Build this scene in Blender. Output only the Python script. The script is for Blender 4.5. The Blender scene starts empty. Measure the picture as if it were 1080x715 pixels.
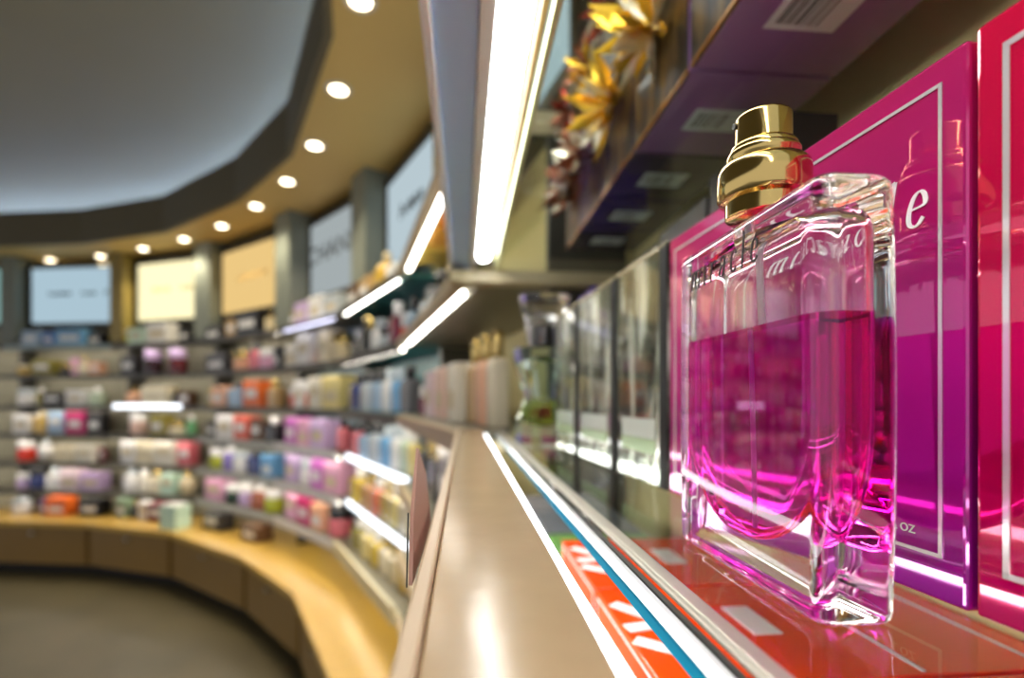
import bpy, bmesh, math, random
from mathutils import Vector, Matrix
random.seed(7)
C = bpy.context.scene.collection
EYE = 1.3            # camera height above the shop floor; heights below are given from eye level
F_PX, CX, HY = 540.0, 540.0, 421.0

# ------------------------------------------------------------------ helpers
def lin(c):
    out = []
    for v in c:
        v = v / 255.0
        out.append(v / 12.92 if v <= 0.04045 else ((v + 0.055) / 1.055) ** 2.4)
    return tuple(out) + (1.0,)

_m = {}
def pmat(name, rgb, rough=0.4, metal=0.0, coat=0.0, vary=0.06, scale=14.0, bump=0.0):
    if name in _m: return _m[name]
    m = bpy.data.materials.new(name); m.use_nodes = True
    nt = m.node_tree; b = nt.nodes['Principled BSDF']
    b.inputs['Roughness'].default_value = rough
    b.inputs['Metallic'].default_value = metal
    b.inputs['Coat Weight'].default_value = coat
    b.inputs['Coat Roughness'].default_value = 0.05
    tc = nt.nodes.new('ShaderNodeTexCoord'); nz = nt.nodes.new('ShaderNodeTexNoise')
    nz.inputs['Scale'].default_value = scale; nz.inputs['Detail'].default_value = 3
    nt.links.new(tc.outputs['Object'], nz.inputs['Vector'])
    mx = nt.nodes.new('ShaderNodeMix'); mx.data_type = 'RGBA'
    l = lin(rgb)
    mx.inputs[6].default_value = tuple(max(0, v * (1 - vary)) for v in l[:3]) + (1,)
    mx.inputs[7].default_value = tuple(min(1, v * (1 + vary)) for v in l[:3]) + (1,)
    nt.links.new(nz.outputs['Fac'], mx.inputs[0])
    nt.links.new(mx.outputs[2], b.inputs['Base Color'])
    if bump:
        bp = nt.nodes.new('ShaderNodeBump'); bp.inputs['Strength'].default_value = bump
        bp.inputs['Distance'].default_value = 0.002
        nt.links.new(nz.outputs['Fac'], bp.inputs['Height']); nt.links.new(bp.outputs['Normal'], b.inputs['Normal'])
    _m[name] = m
    return m

def emat(name, rgb, strength):
    if name in _m: return _m[name]
    m = bpy.data.materials.new(name); m.use_nodes = True
    nt = m.node_tree; nt.nodes.clear()
    o = nt.nodes.new('ShaderNodeOutputMaterial'); e = nt.nodes.new('ShaderNodeEmission')
    e.inputs['Color'].default_value = lin(rgb); e.inputs['Strength'].default_value = strength * (.86 if name.startswith('lit sign') else 1)
    nt.links.new(e.outputs[0], o.inputs[0])
    _m[name] = m
    return m

def gmat(name, color, ior=1.5, rough=0.0):
    if name in _m: return _m[name]
    m = bpy.data.materials.new(name); m.use_nodes = True
    nt = m.node_tree; nt.nodes.clear()
    o = nt.nodes.new('ShaderNodeOutputMaterial'); g = nt.nodes.new('ShaderNodeBsdfGlass')
    g.inputs['Color'].default_value = tuple(color) + (1,); g.inputs['IOR'].default_value = ior
    g.inputs['Roughness'].default_value = rough
    nt.links.new(g.outputs[0], o.inputs[0])
    _m[name] = m
    return m

def obj(name, bm, mat, parent=None, smooth=False, loc=None, rotz=None):
    me = bpy.data.meshes.new(name)
    bmesh.ops.recalc_face_normals(bm, faces=bm.faces[:]) if not getattr(bm, 'keep', False) and not KEEP[0] else None
    bm.to_mesh(me); bm.free()
    for p in me.polygons: p.use_smooth = smooth
    mats = mat if isinstance(mat, (list, tuple)) else [mat]
    for k in mats: me.materials.append(k)
    if smooth: me.set_sharp_from_angle(angle=math.radians(38))
    o = bpy.data.objects.new(name, me); C.objects.link(o)
    if parent is not None: o.parent = parent
    if loc is not None: o.location = loc
    if rotz is not None: o.rotation_euler = (0, 0, rotz)
    return o
KEEP = [False]

def thing(name, label, cat, loc=(0, 0, 0), rotz=0.0, group=None):
    o = bpy.data.objects.new(name, None); C.objects.link(o)
    o.empty_display_size = 0.02
    o.location = loc; o.rotation_euler = (0, 0, rotz)
    o['label'] = label; o['category'] = cat
    if group: o['group'] = group
    return o

def tag(o, label, cat, group=None):
    o['label'] = label; o['category'] = cat
    if group: o['group'] = group
    return o

def struct(name, bm, m, smooth=False):
    o = obj(name, bm, m, None, smooth); o['kind'] = 'structure'
    return o

def nb(): return bmesh.new()

def box(bm, x0, x1, y0, y1, z0, z1, bev=0.0, seg=2, mi=0):
    r = bmesh.ops.create_cube(bm, size=1.0)
    vs = r['verts']
    for v in vs:
        v.co = Vector((x0 if v.co.x < 0 else x1, y0 if v.co.y < 0 else y1, z0 if v.co.z < 0 else z1))
    fs = {f for v in vs for f in v.link_faces}
    for f in fs: f.material_index = mi
    if bev > 0:
        es = list({e for v in vs for e in v.link_edges})
        bmesh.ops.bevel(bm, geom=es, offset=bev, segments=seg, affect='EDGES', profile=0.5)
    return bm

def prism(bm, pts, z0, z1):
    """pts: plan polygon"""
    a = [bm.verts.new((p[0], p[1], z0)) for p in pts]; b = [bm.verts.new((p[0], p[1], z1)) for p in pts]
    n = len(pts)
    bm.faces.new(list(reversed(a))); bm.faces.new(b)
    for i in range(n):
        j = (i + 1) % n
        bm.faces.new((a[i], a[j], b[j], b[i]))
    return bm

def lathe(bm, prof, n=24, cx=0.0, cy=0.0):
    """prof: (r, z) from bottom to top; closed by caps where r > 0"""
    rings = []
    for r, z in prof:
        rings.append([bm.verts.new((cx + r * math.cos(2 * math.pi * k / n), cy + r * math.sin(2 * math.pi * k / n), z)) for k in range(n)])
    for a, b in zip(rings, rings[1:]):
        for k in range(n):
            j = (k + 1) % n
            bm.faces.new((a[k], a[j], b[j], b[k]))
    bm.faces.new(list(reversed(rings[0]))); bm.faces.new(rings[-1])
    return bm

def loft(bm, rings, flip=False):
    R = [[bm.verts.new(p) for p in r] for r in rings]
    n = len(R[0])
    def face(vs):
        bm.faces.new(list(reversed(vs)) if flip else vs)
    for a, b in zip(R, R[1:]):
        for k in range(n):
            j = (k + 1) % n
            face([a[k], a[j], b[j], b[k]])
    face(list(reversed(R[0]))); face(R[-1])
    return bm

def rrect(hx, hy, r, z, n=8):
    """counter-clockwise rounded rectangle ring"""
    r = max(1e-5, min(r, hx - 1e-5, hy - 1e-5)); out = []
    for cx, cy, a0 in ((hx - r, hy - r, 0), (-hx + r, hy - r, 90), (-hx + r, -hy + r, 180), (hx - r, -hy + r, 270)):
        for k in range(n):
            a = math.radians(a0 + 90.0 * k / (n - 1))
            out.append(Vector((cx + r * math.cos(a), cy + r * math.sin(a), z)))
    return out

def tube(bm, p0, p1, r, n=12):
    p0, p1 = Vector(p0), Vector(p1); d = (p1 - p0).normalized()
    u = d.orthogonal().normalized(); w = d.cross(u)
    A = [bm.verts.new(p0 + r * (math.cos(2 * math.pi * k / n) * u + math.sin(2 * math.pi * k / n) * w)) for k in range(n)]
    B = [bm.verts.new(p1 + r * (math.cos(2 * math.pi * k / n) * u + math.sin(2 * math.pi * k / n) * w)) for k in range(n)]
    for k in range(n):
        j = (k + 1) % n; bm.faces.new((A[k], A[j], B[j], B[k]))
    bm.faces.new(list(reversed(A))); bm.faces.new(B)
    return bm

# ------------------------------------------------------------------ lettering
LET = {
 'm': (1.12, [[(0, 1), (0, 0)], [(0, .75), (.12, .93), (.28, 1), (.4, .9), (.43, .7), (.43, 0)], [(.43, .75), (.55, .93), (.71, 1), (.83, .9), (.86, .7), (.86, 0)], [(-.1, .97), (0, 1)], [(-.09, 0), (.09, 0)], [(.34, 0), (.52, 0)], [(.77, 0), (.95, 0)]]),
 'i': (.42, [[(.05, 1), (.05, 0)], [(-.05, .97), (.05, 1)], [(-.04, 0), (.14, 0)], [(.03, 1.38), (.08, 1.44)]]),
 'r': (.55, [[(0, 1), (0, 0)], [(0, .7), (.12, .92), (.26, 1), (.38, .94)], [(-.1, .97), (0, 1)], [(-.09, 0), (.1, 0)]]),
 'a': (.74, [[(.08, .84), (.2, .99), (.38, .97), (.45, .78), (.45, .16), (.56, .02)], [(.45, .58), (.2, .48), (.04, .3), (.06, .08), (.2, 0), (.36, .08), (.45, .25)]]),
 'c': (.68, [[(.5, .82), (.4, .96), (.26, 1), (.1, .85), (.03, .5), (.1, .15), (.26, 0), (.42, .05), (.52, .2)]]),
 'l': (.38, [[(.05, 1.6), (.05, 0)], [(-.05, 1.56), (.05, 1.6)], [(-.04, 0), (.14, 0)]]),
 'e': (.7, [[(.05, .52), (.5, .58), (.47, .84), (.3, 1), (.12, .88), (.04, .5), (.1, .15), (.28, 0), (.44, .06), (.54, .22)]]),
}
def catmull(p, n=6):
    if len(p) < 3: return [Vector(p[0]), Vector(p[-1])]
    q = [Vector(a) for a in p]; q = [2 * q[0] - q[1]] + q + [2 * q[-1] - q[-2]]
    out = []
    for i in range(1, len(q) - 2):
        for k in range(n):
            t = k / n
            out.append(0.5 * (2 * q[i] + (q[i + 1] - q[i - 1]) * t + (2 * q[i - 1] - 5 * q[i] + 4 * q[i + 1] - q[i + 2]) * t * t + (3 * q[i] - q[i - 1] - 3 * q[i + 1] + q[i + 2]) * t ** 3))
    out.append(q[-2])
    return out
def ribbon(bm, pts, fn, wmin, wmax, depth, f3):
    """flat solid stroke of 2-D points; f3 maps (x, y, h) to 3-D"""
    L, R = [], []
    for i, p in enumerate(pts):
        d = (pts[min(i + 1, len(pts) - 1)] - pts[max(i - 1, 0)])
        d = d.normalized() if d.length > 1e-9 else Vector((0, 1))
        w = 0.5 * (wmin + (wmax - wmin) * abs(d.y) ** 1.3)
        nrm = Vector((-d.y, d.x))
        L.append(p + nrm * w); R.append(p - nrm * w)
    rows = []
    for a, b in zip(L, R):
        rows.append([bm.verts.new(f3(a.x, a.y, depth)), bm.verts.new(f3(b.x, b.y, depth)), bm.verts.new(f3(b.x, b.y, 0)), bm.verts.new(f3(a.x, a.y, 0))])
    for a, b in zip(rows, rows[1:]):
        for k in range(4):
            j = (k + 1) % 4
            bm.faces.new((a[k], b[k], b[j], a[j]))
    bm.faces.new(rows[0]); bm.faces.new(list(reversed(rows[-1])))
def write_word(bm, word, size, f3, wmin=.05, wmax=.16, slant=.18, depth=.0002, track=0.0):
    x = 0.0; tot = sum(LET[c][0] + track for c in word) - .15 - track
    for ch in word:
        adv, strokes = LET[ch]
        for s in strokes:
            pts = [Vector(((x + p[0] + slant * p[1] - tot / 2) * size, p[1] * size)) for p in s]
            if len(pts) > 2: pts = catmull([tuple(p) for p in pts])
            ribbon(bm, pts, None, wmin * size, wmax * size, depth, f3)
        x += adv + track
def font_mesh(bm, text, size, f3, depth=.0003, ext=1.0):
    cu = bpy.data.curves.new('lettering', 'FONT'); cu.body = text; cu.size = size; cu.align_x = 'CENTER'
    cu.extrude = depth / 2; cu.resolution_u = 4
    o = bpy.data.objects.new('lettering', cu); C.objects.link(o)
    dg = bpy.context.evaluated_depsgraph_get()
    me = bpy.data.meshes.new_from_object(o.evaluated_get(dg))
    b2 = bmesh.new(); b2.from_mesh(me)
    mp = {}
    for v in b2.verts: mp[v.index] = bm.verts.new(f3(v.co.x * ext, v.co.y, v.co.z + depth / 2))
    for f in b2.faces:
        try: bm.faces.new([mp[v.index] for v in f.verts])
        except ValueError: pass
    b2.free(); bpy.data.meshes.remove(me)
    bpy.data.objects.remove(o); bpy.data.curves.remove(cu)

# ------------------------------------------------------------------ plan of the curved shop wall (shelf fronts), near -> far
V = [Vector(p) for p in ((.0039, -.15), (-.0807, .77), (-.37, 1.67), (-.853, 2.49), (-1.42, 3.07), (-2.25, 3.65), (-3.06, 3.91), (-3.98, 4.0), (-4.85, 3.95))]
NB = len(V) - 1
def seg_n(i):
    d = (V[i] - V[i + 1]).normalized()          # left -> right as one looks at the shelves
    return Vector((-d.y, d.x))                  # into the wall
def off(i, d):
    if i == 0: return V[0] + seg_n(0) * d
    if i == NB: return V[NB] + seg_n(NB - 1) * d
    a, b = seg_n(i - 1), seg_n(i); m = (a + b).normalized()
    return V[i] + m * (d / m.dot(a))
def corner_dir(i):
    if i == 0: return seg_n(0)
    if i == NB: return seg_n(NB - 1)
    return (seg_n(i - 1) + seg_n(i)).normalized()
def strip_pts(i, d0, d1, g=0.0):
    """plan quad of bay i between offsets d0 and d1, ends pulled in by g"""
    p = [off(i + 1, d0), off(i, d0), off(i, d1), off(i + 1, d1)]
    e = (V[i] - V[i + 1]).normalized() * g
    return [p[0] + e, p[1] - e, p[2] - e, p[3] + e]
def ringquads(bm, d0, d1, z0, z1, i0=0, i1=NB):
    a = [off(i, d0) for i in range(i0, i1 + 1)]; b = [off(i, d1) for i in range(i0, i1 + 1)]
    return prism(bm, a + list(reversed(b)), z0 + EYE, z1 + EYE)
def ray_t(i, d, px):
    """fraction along bay i (0 = far end) at offset d that is seen along column px"""
    A, B = off(i + 1, d), off(i, d); k = (px - CX) / F_PX
    den = (B.x - A.x) - k * (B.y - A.y)
    return (k * A.y - A.x) / den
def bay_pt(i, t, d):
    A, B = off(i + 1, 0), off(i, 0)
    return A + (B - A) * t + seg_n(i) * d
def bay_rot(i):
    d = V[i] - V[i + 1]
    return math.atan2(d.y, d.x)
LEVELS = [.42, .19, -.05, -.27, -.49, -.71, -.9]

# ------------------------------------------------------------------ materials
M_wood = pmat('tan laminate', (192, 154, 66), .3, vary=.08, scale=6)
M_cab = pmat('olive brown laminate', (132, 100, 38), .4, vary=.1, scale=5)
M_kick = pmat('black plinth', (10, 9, 8), .7)  # shadow of the toe-kick recess is put into this colour
M_back = pmat('beige grey back panel', (150, 144, 122), .55)
M_khaki = pmat('khaki back panel', (204, 192, 136), .6)
M_board = pmat('grey shelf board', (120, 116, 100), .4)
M_teal = pmat('teal shelf board', (40, 104, 108), .35)
M_rail = pmat('dark grey shelf edge', (62, 60, 54), .4)
M_acryl = pmat('white acrylic strip', (226, 226, 230), .3)
M_cream = pmat('cream shelf edge', (206, 198, 164), .4)
M_alu = pmat('brushed aluminium', (190, 188, 180), .3, metal=.9)
M_gold = pmat('polished gold', (206, 178, 112), .12, metal=1.0, vary=.02)
M_post = pmat('grey pillar paint', (122, 128, 118), .5)
M_olivepost = pmat('olive pillar paint', (142, 124, 62), .5)
M_black = pmat('black plastic', (14, 13, 15), .3)
E_tube = emat('fluorescent tube', (255, 250, 238), 8.0)
E_near = emat('near fluorescent tube', (255, 252, 246), 15.0)
E_lit = emat('lit shelf strip', (240, 246, 255), 2.2)
E_soft = emat('soft lit shelf strip', (226, 228, 255), 1.0)
E_spot = emat('downlight lens', (255, 238, 204), 7.0)
G_clear = gmat('clear glass', (1, 1, 1), 1.5)
def thin_glass(name, tint):
    m = bpy.data.materials.new(name); m.use_nodes = True; nt = m.node_tree; nt.nodes.clear()
    o = nt.nodes.new('ShaderNodeOutputMaterial'); mx = nt.nodes.new('ShaderNodeMixShader'); fr = nt.nodes.new('ShaderNodeFresnel'); fr.inputs[0].default_value = 1.42
    tr = nt.nodes.new('ShaderNodeBsdfTransparent'); tr.inputs[0].default_value = tuple(tint) + (1,)
    gl = nt.nodes.new('ShaderNodeBsdfGlossy'); gl.inputs['Roughness'].default_value = .01
    ge = nt.nodes.new('ShaderNodeNewGeometry'); su = nt.nodes.new('ShaderNodeMath'); su.operation = 'SUBTRACT'; su.inputs[0].default_value = 1.0
    mu = nt.nodes.new('ShaderNodeMath'); mu.operation = 'MULTIPLY'
    nt.links.new(ge.outputs['Backfacing'], su.inputs[1]); nt.links.new(fr.outputs[0], mu.inputs[0]); nt.links.new(su.outputs[0], mu.inputs[1])
    nt.links.new(mu.outputs[0], mx.inputs[0]); nt.links.new(tr.outputs[0], mx.inputs[1]); nt.links.new(gl.outputs[0], mx.inputs[2]); nt.links.new(mx.outputs[0], o.inputs[0])
    return m
G_shelf = thin_glass('shelf glass', (.955, .985, .97))

# ------------------------------------------------------------------ setting: floor, walls, ceilings
def floor():
    bm = nb(); box(bm, -9, 4, -6, 7, -.05, 0)
    struct('floor', bm, pmat('polished brown concrete', (88, 80, 56), .34, vary=.45, scale=2.2, bump=.05))
floor()
bm = nb(); ringquads(bm, .30, .38, -1.3, 1.5); struct('wall_back', bm, pmat('grey wall paint', (120, 116, 98), .7))

M_soffit = pmat('ochre soffit paint', (206, 176, 108), .6, vary=.04, scale=3)
bm = nb(); ringquads(bm, -.2, .30, 1.13, 1.17); struct('ceiling', bm, M_soffit)
bm = nb(); ringquads(bm, -.225, -.2, 1.125, 1.37); struct('trim_1', bm, pmat('dark olive fascia paint', (92, 84, 62), .6))

def dome():
    """shallow tent-like ceiling inside the soffit ring"""
    cen = Vector((-3.7, .35)); bm = nb(); rows = []
    edge = [off(i, .02) for i in range(NB + 1)]
    # continue the ring round the far side of the shop so that the ceiling is whole
    a0 = math.atan2(edge[-1].y - cen.y, edge[-1].x - cen.x); a1 = math.atan2(edge[0].y - cen.y, edge[0].x - cen.x) + 2 * math.pi
    for k in range(1, 14):
        a = a0 + (a1 - a0) * k / 14
        edge.append(cen + Vector((math.cos(a), math.sin(a))) * 3.6)
    dens = []
    for i in range(len(edge)):
        p, q = edge[i], edge[(i + 1) % len(edge)]
        for k in range(4): dens.append(p.lerp(q, k / 4))
    n = len(dens); NR = 22
    for r in range(NR):
        f = math.cos(math.pi / 2 * r / NR)
        z = 1.33 + .72 * math.sin(math.pi / 2 * r / NR)
        rows.append([bm.verts.new((cen.x + (p.x - cen.x) * f, cen.y + (p.y - cen.y) * f, EYE + z)) for p in dens])
    top = bm.verts.new((cen.x, cen.y, EYE + 2.05))
    for a, b in zip(rows, rows[1:]):
        for k in range(n):
            j = (k + 1) % n; bm.faces.new((a[k], b[k], b[j], a[j]))
    for k in range(n): bm.faces.new((rows[-1][k], top, rows[-1][(k + 1) % n]))
    o = struct('ceiling_dome', bm, pmat('grey dome paint', (150, 142, 106), .7, vary=.05, scale=1.5), smooth=True)
dome()
def cove():
    t = thing('cove_light', 'cool white light line lying in the cove behind the dark ceiling fascia', 'light', (V[6].x, V[6].y, EYE + 1.345))
    bm = nb()
    for i in range(2, NB):
        p, q = off(i, -.1), off(i + 1, -.1)
        o = Vector(t.location)
        tube(bm, Vector((p.x, p.y, EYE + 1.345)) - o, Vector((q.x, q.y, EYE + 1.345)) - o, .009, 8)
    obj('lamp_strip', bm, emat('cool cove strip', (150, 180, 255), 30.0), t)
cove()

# pillars between the illuminated signs
for k, i in enumerate(range(2, NB)):
    cd = corner_dir(i); td = Vector((cd.y, -cd.x)); c = V[i] + cd * {2: .22, 3: .185}.get(i, .12)
    bm = nb(); w = .092 if i < 6 else .062
    prism(bm, [c + td * s * w + cd * e * .08 for s, e in ((-1, -1), (1, -1), (1, 1), (-1, 1))], EYE + .445, EYE + 1.13)
    struct('trim_%d' % (k + 2), bm, M_olivepost if i in (2, 6) else M_post)

# ------------------------------------------------------------------ downlights
spots = [(380, 0), (357, 94), (332, 153), (303, 191), (270, 217), (234, 238), (194, 252), (151, 262), (106, 270), (53, 274), (2, 280)]
names = ['above the ledge shelving', 'second from the ledge end', 'third from the ledge end', 'fourth from the ledge end', 'fifth from the ledge end', 'before the tan sign',
         'before the gap between tan and cream signs', 'before the cream sign', 'before the gap between cream and blue signs', 'before the wide blue sign', 'before the teal sign edge']
for (px, py), nm in zip(spots, names):
    Y = 1.13 * F_PX / (HY - py); X = (px - CX) / F_PX * Y
    t = thing('downlight', 'round recessed soffit downlight ' + nm, 'light', (X, Y, EYE + 1.13), 0, 'downlights in the curved soffit')
    bm = nb(); lathe(bm, [(.0305, -.004), (.046, -.004), (.048, -.0005), (.0305, -.0005)], 24)
    obj('bezel', bm, M_alu, t, True)
    bm = nb(); lathe(bm, [(.001, -.0062), (.020, -.006), (.030, -.0045), (.030, -.0042)], 24)
    obj('lens', bm, E_spot, t, True)
    L = bpy.data.lights.new('downlight_lamp', 'SPOT'); L.energy = 14.0; L.color = (1, .87, .64); L.spot_size = math.radians(120); L.spot_blend = .8; L.shadow_soft_size = .035
    lo = bpy.data.objects.new('downlight_lamp', L); C.objects.link(lo); lo.parent = t; lo.location = (0, 0, -.02)

# ------------------------------------------------------------------ illuminated signs above the shelves
def scribble(bm, f3, x0, x1, h, n, rnd):
    x = x0
    step = (x1 - x0) / n
    for k in range(n):
        pts = [Vector((x, 0)), Vector((x + step * .25, h * rnd.uniform(.5, 1))), Vector((x + step * .55, rnd.uniform(0, h * .4))), Vector((x + step * .8, h * rnd.uniform(.3, .8)))]
        ribbon(bm, catmull([tuple(p) for p in pts], 3), None, h * .1, h * .26, .001, f3)
        x += step
def sign(i, label, rgb, strength, ink, kind, bz=.61, tz=1.05):
    cd0, cd1 = .11, .11
    ds = {1: .23, 2: .23, 3: .18}.get(i, .14); A, B = off(i + 1, ds), off(i, ds); L = (B - A).length
    loc = (A + B) / 2
    t = thing('lightbox_sign', label, 'sign', (loc.x, loc.y, EYE + bz - .03), bay_rot(i))
    hw = L / 2 - .105; H = tz - bz
    bm = nb()
    for a in ((-hw - .03, hw + .03, 0, .03), (-hw - .03, hw + .03, .03 + H, .06 + H), (-hw - .03, -hw, .03, .03 + H), (hw, hw + .03, .03, .03 + H)):
        box(bm, a[0], a[1], -.012, .06, a[2], a[3])
    box(bm, -hw, hw, .03, .06, .03, .03 + H)
    obj('frame', bm, pmat('dark sign frame', (40, 36, 26), .5), t)
    bm = nb(); box(bm, -hw + .001, hw - .001, .0, .028, .031, .029 + H)
    obj('panel', bm, emat('lit sign %d' % i, rgb, strength), t)
    f3 = lambda x, y, h: Vector((x, -.0005 - h, .03 + H * .5 + y))
    rnd = random.Random(i); ink_m = pmat('sign ink %d' % i, ink, .6)
    if kind == 'word':
        bm = nb(); font_mesh(bm, 'CHANEL', .15, lambda x, y, h: Vector((x, -.0005 - h, .03 + H * .46 + y)), .002, 1.25)
        obj('lettering', bm, ink_m, t)
    else:
        for a, b, n, h in kind:
            bm = nb(); scribble(bm, f3, a, b, h, n, rnd); obj('lettering', bm, ink_m, t)
sign(1, 'tall pale sign high behind the ledge shelving', (196, 214, 222), .62, (60, 74, 84), [(-.1, .0, 3, .08)])
sign(2, 'tall icy blue lightbox sign between grey pillar and valance', (196, 214, 222), .66, (60, 74, 84), [(-.2, .1, 5, .07)])
sign(3, 'silver grey lightbox sign with dark capital lettering', (188, 198, 200), .56, (58, 62, 62), 'word')
sign(4, 'warm tan lightbox sign with faint brown lettering', (232, 196, 128), .80, (196, 156, 84), [(-.2, .2, 9, .04)])
sign(5, 'bright cream yellow lightbox sign with faint lettering', (248, 236, 186), 1.02, (190, 172, 108), [(-.18, .0, 6, .04), (.1, .24, 5, .035)])
sign(6, 'wide pale blue lightbox sign with small dark lettering', (178, 204, 218), .70, (70, 96, 108), [(-.22, -.02, 7, .036), (.07, .2, 5, .036), (.27, .31, 1, .05)])
sign(7, 'teal lightbox sign of which only an edge shows', (150, 196, 190), .6, (60, 90, 90), [(-.2, .2, 8, .04)])

# ------------------------------------------------------------------ base cabinets and worktop
bm = nb(); ringquads(bm, -.2, .298, -.935, -.9)
tag(obj('worktop', bm, M_wood), 'curved tan worktop running along under all the perfume shelves', 'worktop')
cabs = ['under the ledge shelving', 'at the near bend of the worktop', 'below the tray of yellow bottles', 'below the pink cartons shelving', 'below the tan sign', 'below the cream yellow sign', 'below the wide blue sign', 'below the teal sign edge']
for i in range(NB):
    c = (off(i, -.17) + off(i + 1, -.17)) / 2
    t = thing('base_cabinet', 'olive brown base cabinet ' + cabs[i], 'cabinet', (c.x, c.y, 0), 0)
    def loc(pts): return [Vector((p.x - c.x, p.y - c.y)) for p in pts]
    bm = nb(); prism(bm, loc(strip_pts(i, -.155, .298, .001)), .08, EYE - .936); obj('body', bm, M_cab, t)
    bm = nb(); prism(bm, loc(strip_pts(i, -.08, .298, .001)), .0005, .08); obj('plinth', bm, M_kick, t)
    bm = nb(); prism(bm, loc(strip_pts(i, -.172, -.156, .022)), .09, EYE - .942); d = obj('door', bm, M_cab, t)
    n = seg_n(i); k = (off(i, -.172) + off(i + 1, -.172)) / 2 - c
    bm = nb(); tube(bm, (k.x, k.y, EYE - .985), (k.x - n.x * .022, k.y - n.y * .022, EYE - .985), .012, 14)
    obj('knob', bm, M_alu, d, True)

# ------------------------------------------------------------------ shelving bays G .. Z (1 .. 7)
bayname = {1: 'bay past the ledge end', 2: 'teal shelving beside the ledge', 3: 'shelving under the silver grey sign', 4: 'shelving under the tan sign', 5: 'shelving under the cream sign', 6: 'shelving under the blue sign', 7: 'shelving under the teal sign'}
look = {1: 'beige wall shelving past the end of the ledge', 2: 'wall shelving with teal boards and lit white edges', 3: 'grey wall shelving under the silver grey sign', 4: 'grey wall shelving under the tan sign',
        5: 'grey wall shelving under the cream yellow sign', 6: 'grey wall shelving under the wide blue sign', 7: 'grey wall shelving under the teal sign edge'}
for i in range(1, NB):
    c = (V[i] + V[i + 1]) / 2
    t = thing('shelving_unit', look[i], 'shelving', (c.x, c.y, EYE - .8995), 0)
    O = Vector((c.x, c.y, EYE - .8995))
    def loc(pts): return [Vector((p.x - c.x, p.y - c.y)) for p in pts]
    bm = nb(); prism(bm, loc(strip_pts(i, .27, .296, .0005)), 0, 1.475)
    obj('back_panel', bm, M_khaki if i == 1 else (pmat('blue grey back panel', (112, 132, 140), .5) if i in (2, 3) else M_back), t)
    for s in (0, 1):
        P = off(i + s, .1); q = off(i + s, .27)
        e = (V[i] - V[i + 1]).normalized() * (.006 if s else -.006)
        bm = nb(); prism(bm, [p - c + e for p in (off(i + s, .14) - e * .8, off(i + s, .14) + e * .8, off(i + s, .269) + e * .8, off(i + s, .269) - e * .8)], .0, 1.33)
        obj('upright', bm, M_rail, t)
    for k, z in enumerate(LEVELS[:6]):
        zz = z + .8995
        lit = (k <= 1 and i == 1) or (k == 0 and i in (2, 3))
        df = .05 if (i == 2 and k in (3, 4)) else 0.0
        bm = nb(); prism(bm, loc(strip_pts(i, .036 if lit else .0125 + df, .268, .008)), zz - .014, zz)
        bd = obj('shelf', bm, G_shelf if (i == 1 and k == 0) else (M_teal if (i == 2 and k < 3) else M_board), t)
        bm = nb(); prism(bm, loc(strip_pts(i, -.006 + df, .012 + df, .004)), zz - (.02 if lit else .032), zz)  # unlit shelves: deeper edge hides the added tube
        em = M_rail
        if i == 1: em = pmat('beige shelf edge', (186, 164, 128), .35)
        if i == 2 and k == 5: em = M_cream
        if i == 3 and k >= 3: em = M_acryl
        if i == 4 and k >= 3: em = pmat('pale grey shelf edge', (168, 172, 172), .35)
        if i >= 5 and k in (0,): em = pmat('pale blue shelf edge', (150, 172, 178), .4) if i == 6 else M_rail
        obj('shelf_edge', bm, em, bd)
        if True:
            p, q = off(i + 1, .024 + df), off(i, .024 + df); g = (q - p).normalized() * (.085 if lit else .03); dz = .014 if lit else .0225
            A = Vector((p.x + g.x, p.y + g.y, EYE + z - dz)) - O; B = Vector((q.x - g.x, q.y - g.y, EYE + z - dz)) - O
            bm = nb(); tube(bm, A, B, (.0064 if i > 1 else .0068) if lit else .0065, 10)
            obj('light_tube', bm, (E_tube if i < 3 else emat('lavender tube', (226, 226, 255), 5.0)) if lit else emat('added shelf tube', (255, 246, 230), 13.0), bd, True)  # unlit shelves: tubes added out of sight to brighten the products
        if i == 2 and k == 2:
            bm = nb(); prism(bm, loc(strip_pts(i, .262, .2695, .02)), zz + .002, zz + .215); obj('teal_panel', bm, M_teal, bd)
        if (i == 2 and k in (3, 4)):
            bm = nb(); prism(bm, loc(strip_pts(i, -.011 + df, -.0065 + df, .03)), zz - .02, zz + .006); obj('light_strip', bm, E_lit, bd)
        if i == 2 and k == 5:
            bm = nb(); prism(bm, loc(strip_pts(i, -.02, -.0065, .01)), zz - .03, zz + .03); obj('tray_front', bm, M_cream, bd)
        if i == 3 and k in (3, 4, 5):
            bm = nb(); prism(bm, loc(strip_pts(i, -.011, -.0065, .02)), zz - .014, zz + .016); obj('price_strip', bm, M_acryl, bd)
        if i == 5 and k == 2:
            n = seg_n(i)
            for a, b in ((.04, .16), (.17, .6), (.61, .84)):
                A, B = off(i + 1, 0).lerp(off(i, 0), a), off(i + 1, 0).lerp(off(i, 0), b)
                bm = nb(); prism(bm, [p - c for p in (A - n * .011, B - n * .011, B - n * .0065, A - n * .0065)], zz - .018, zz + .012)
                obj('light_strip', bm, E_lit, bd)

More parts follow.
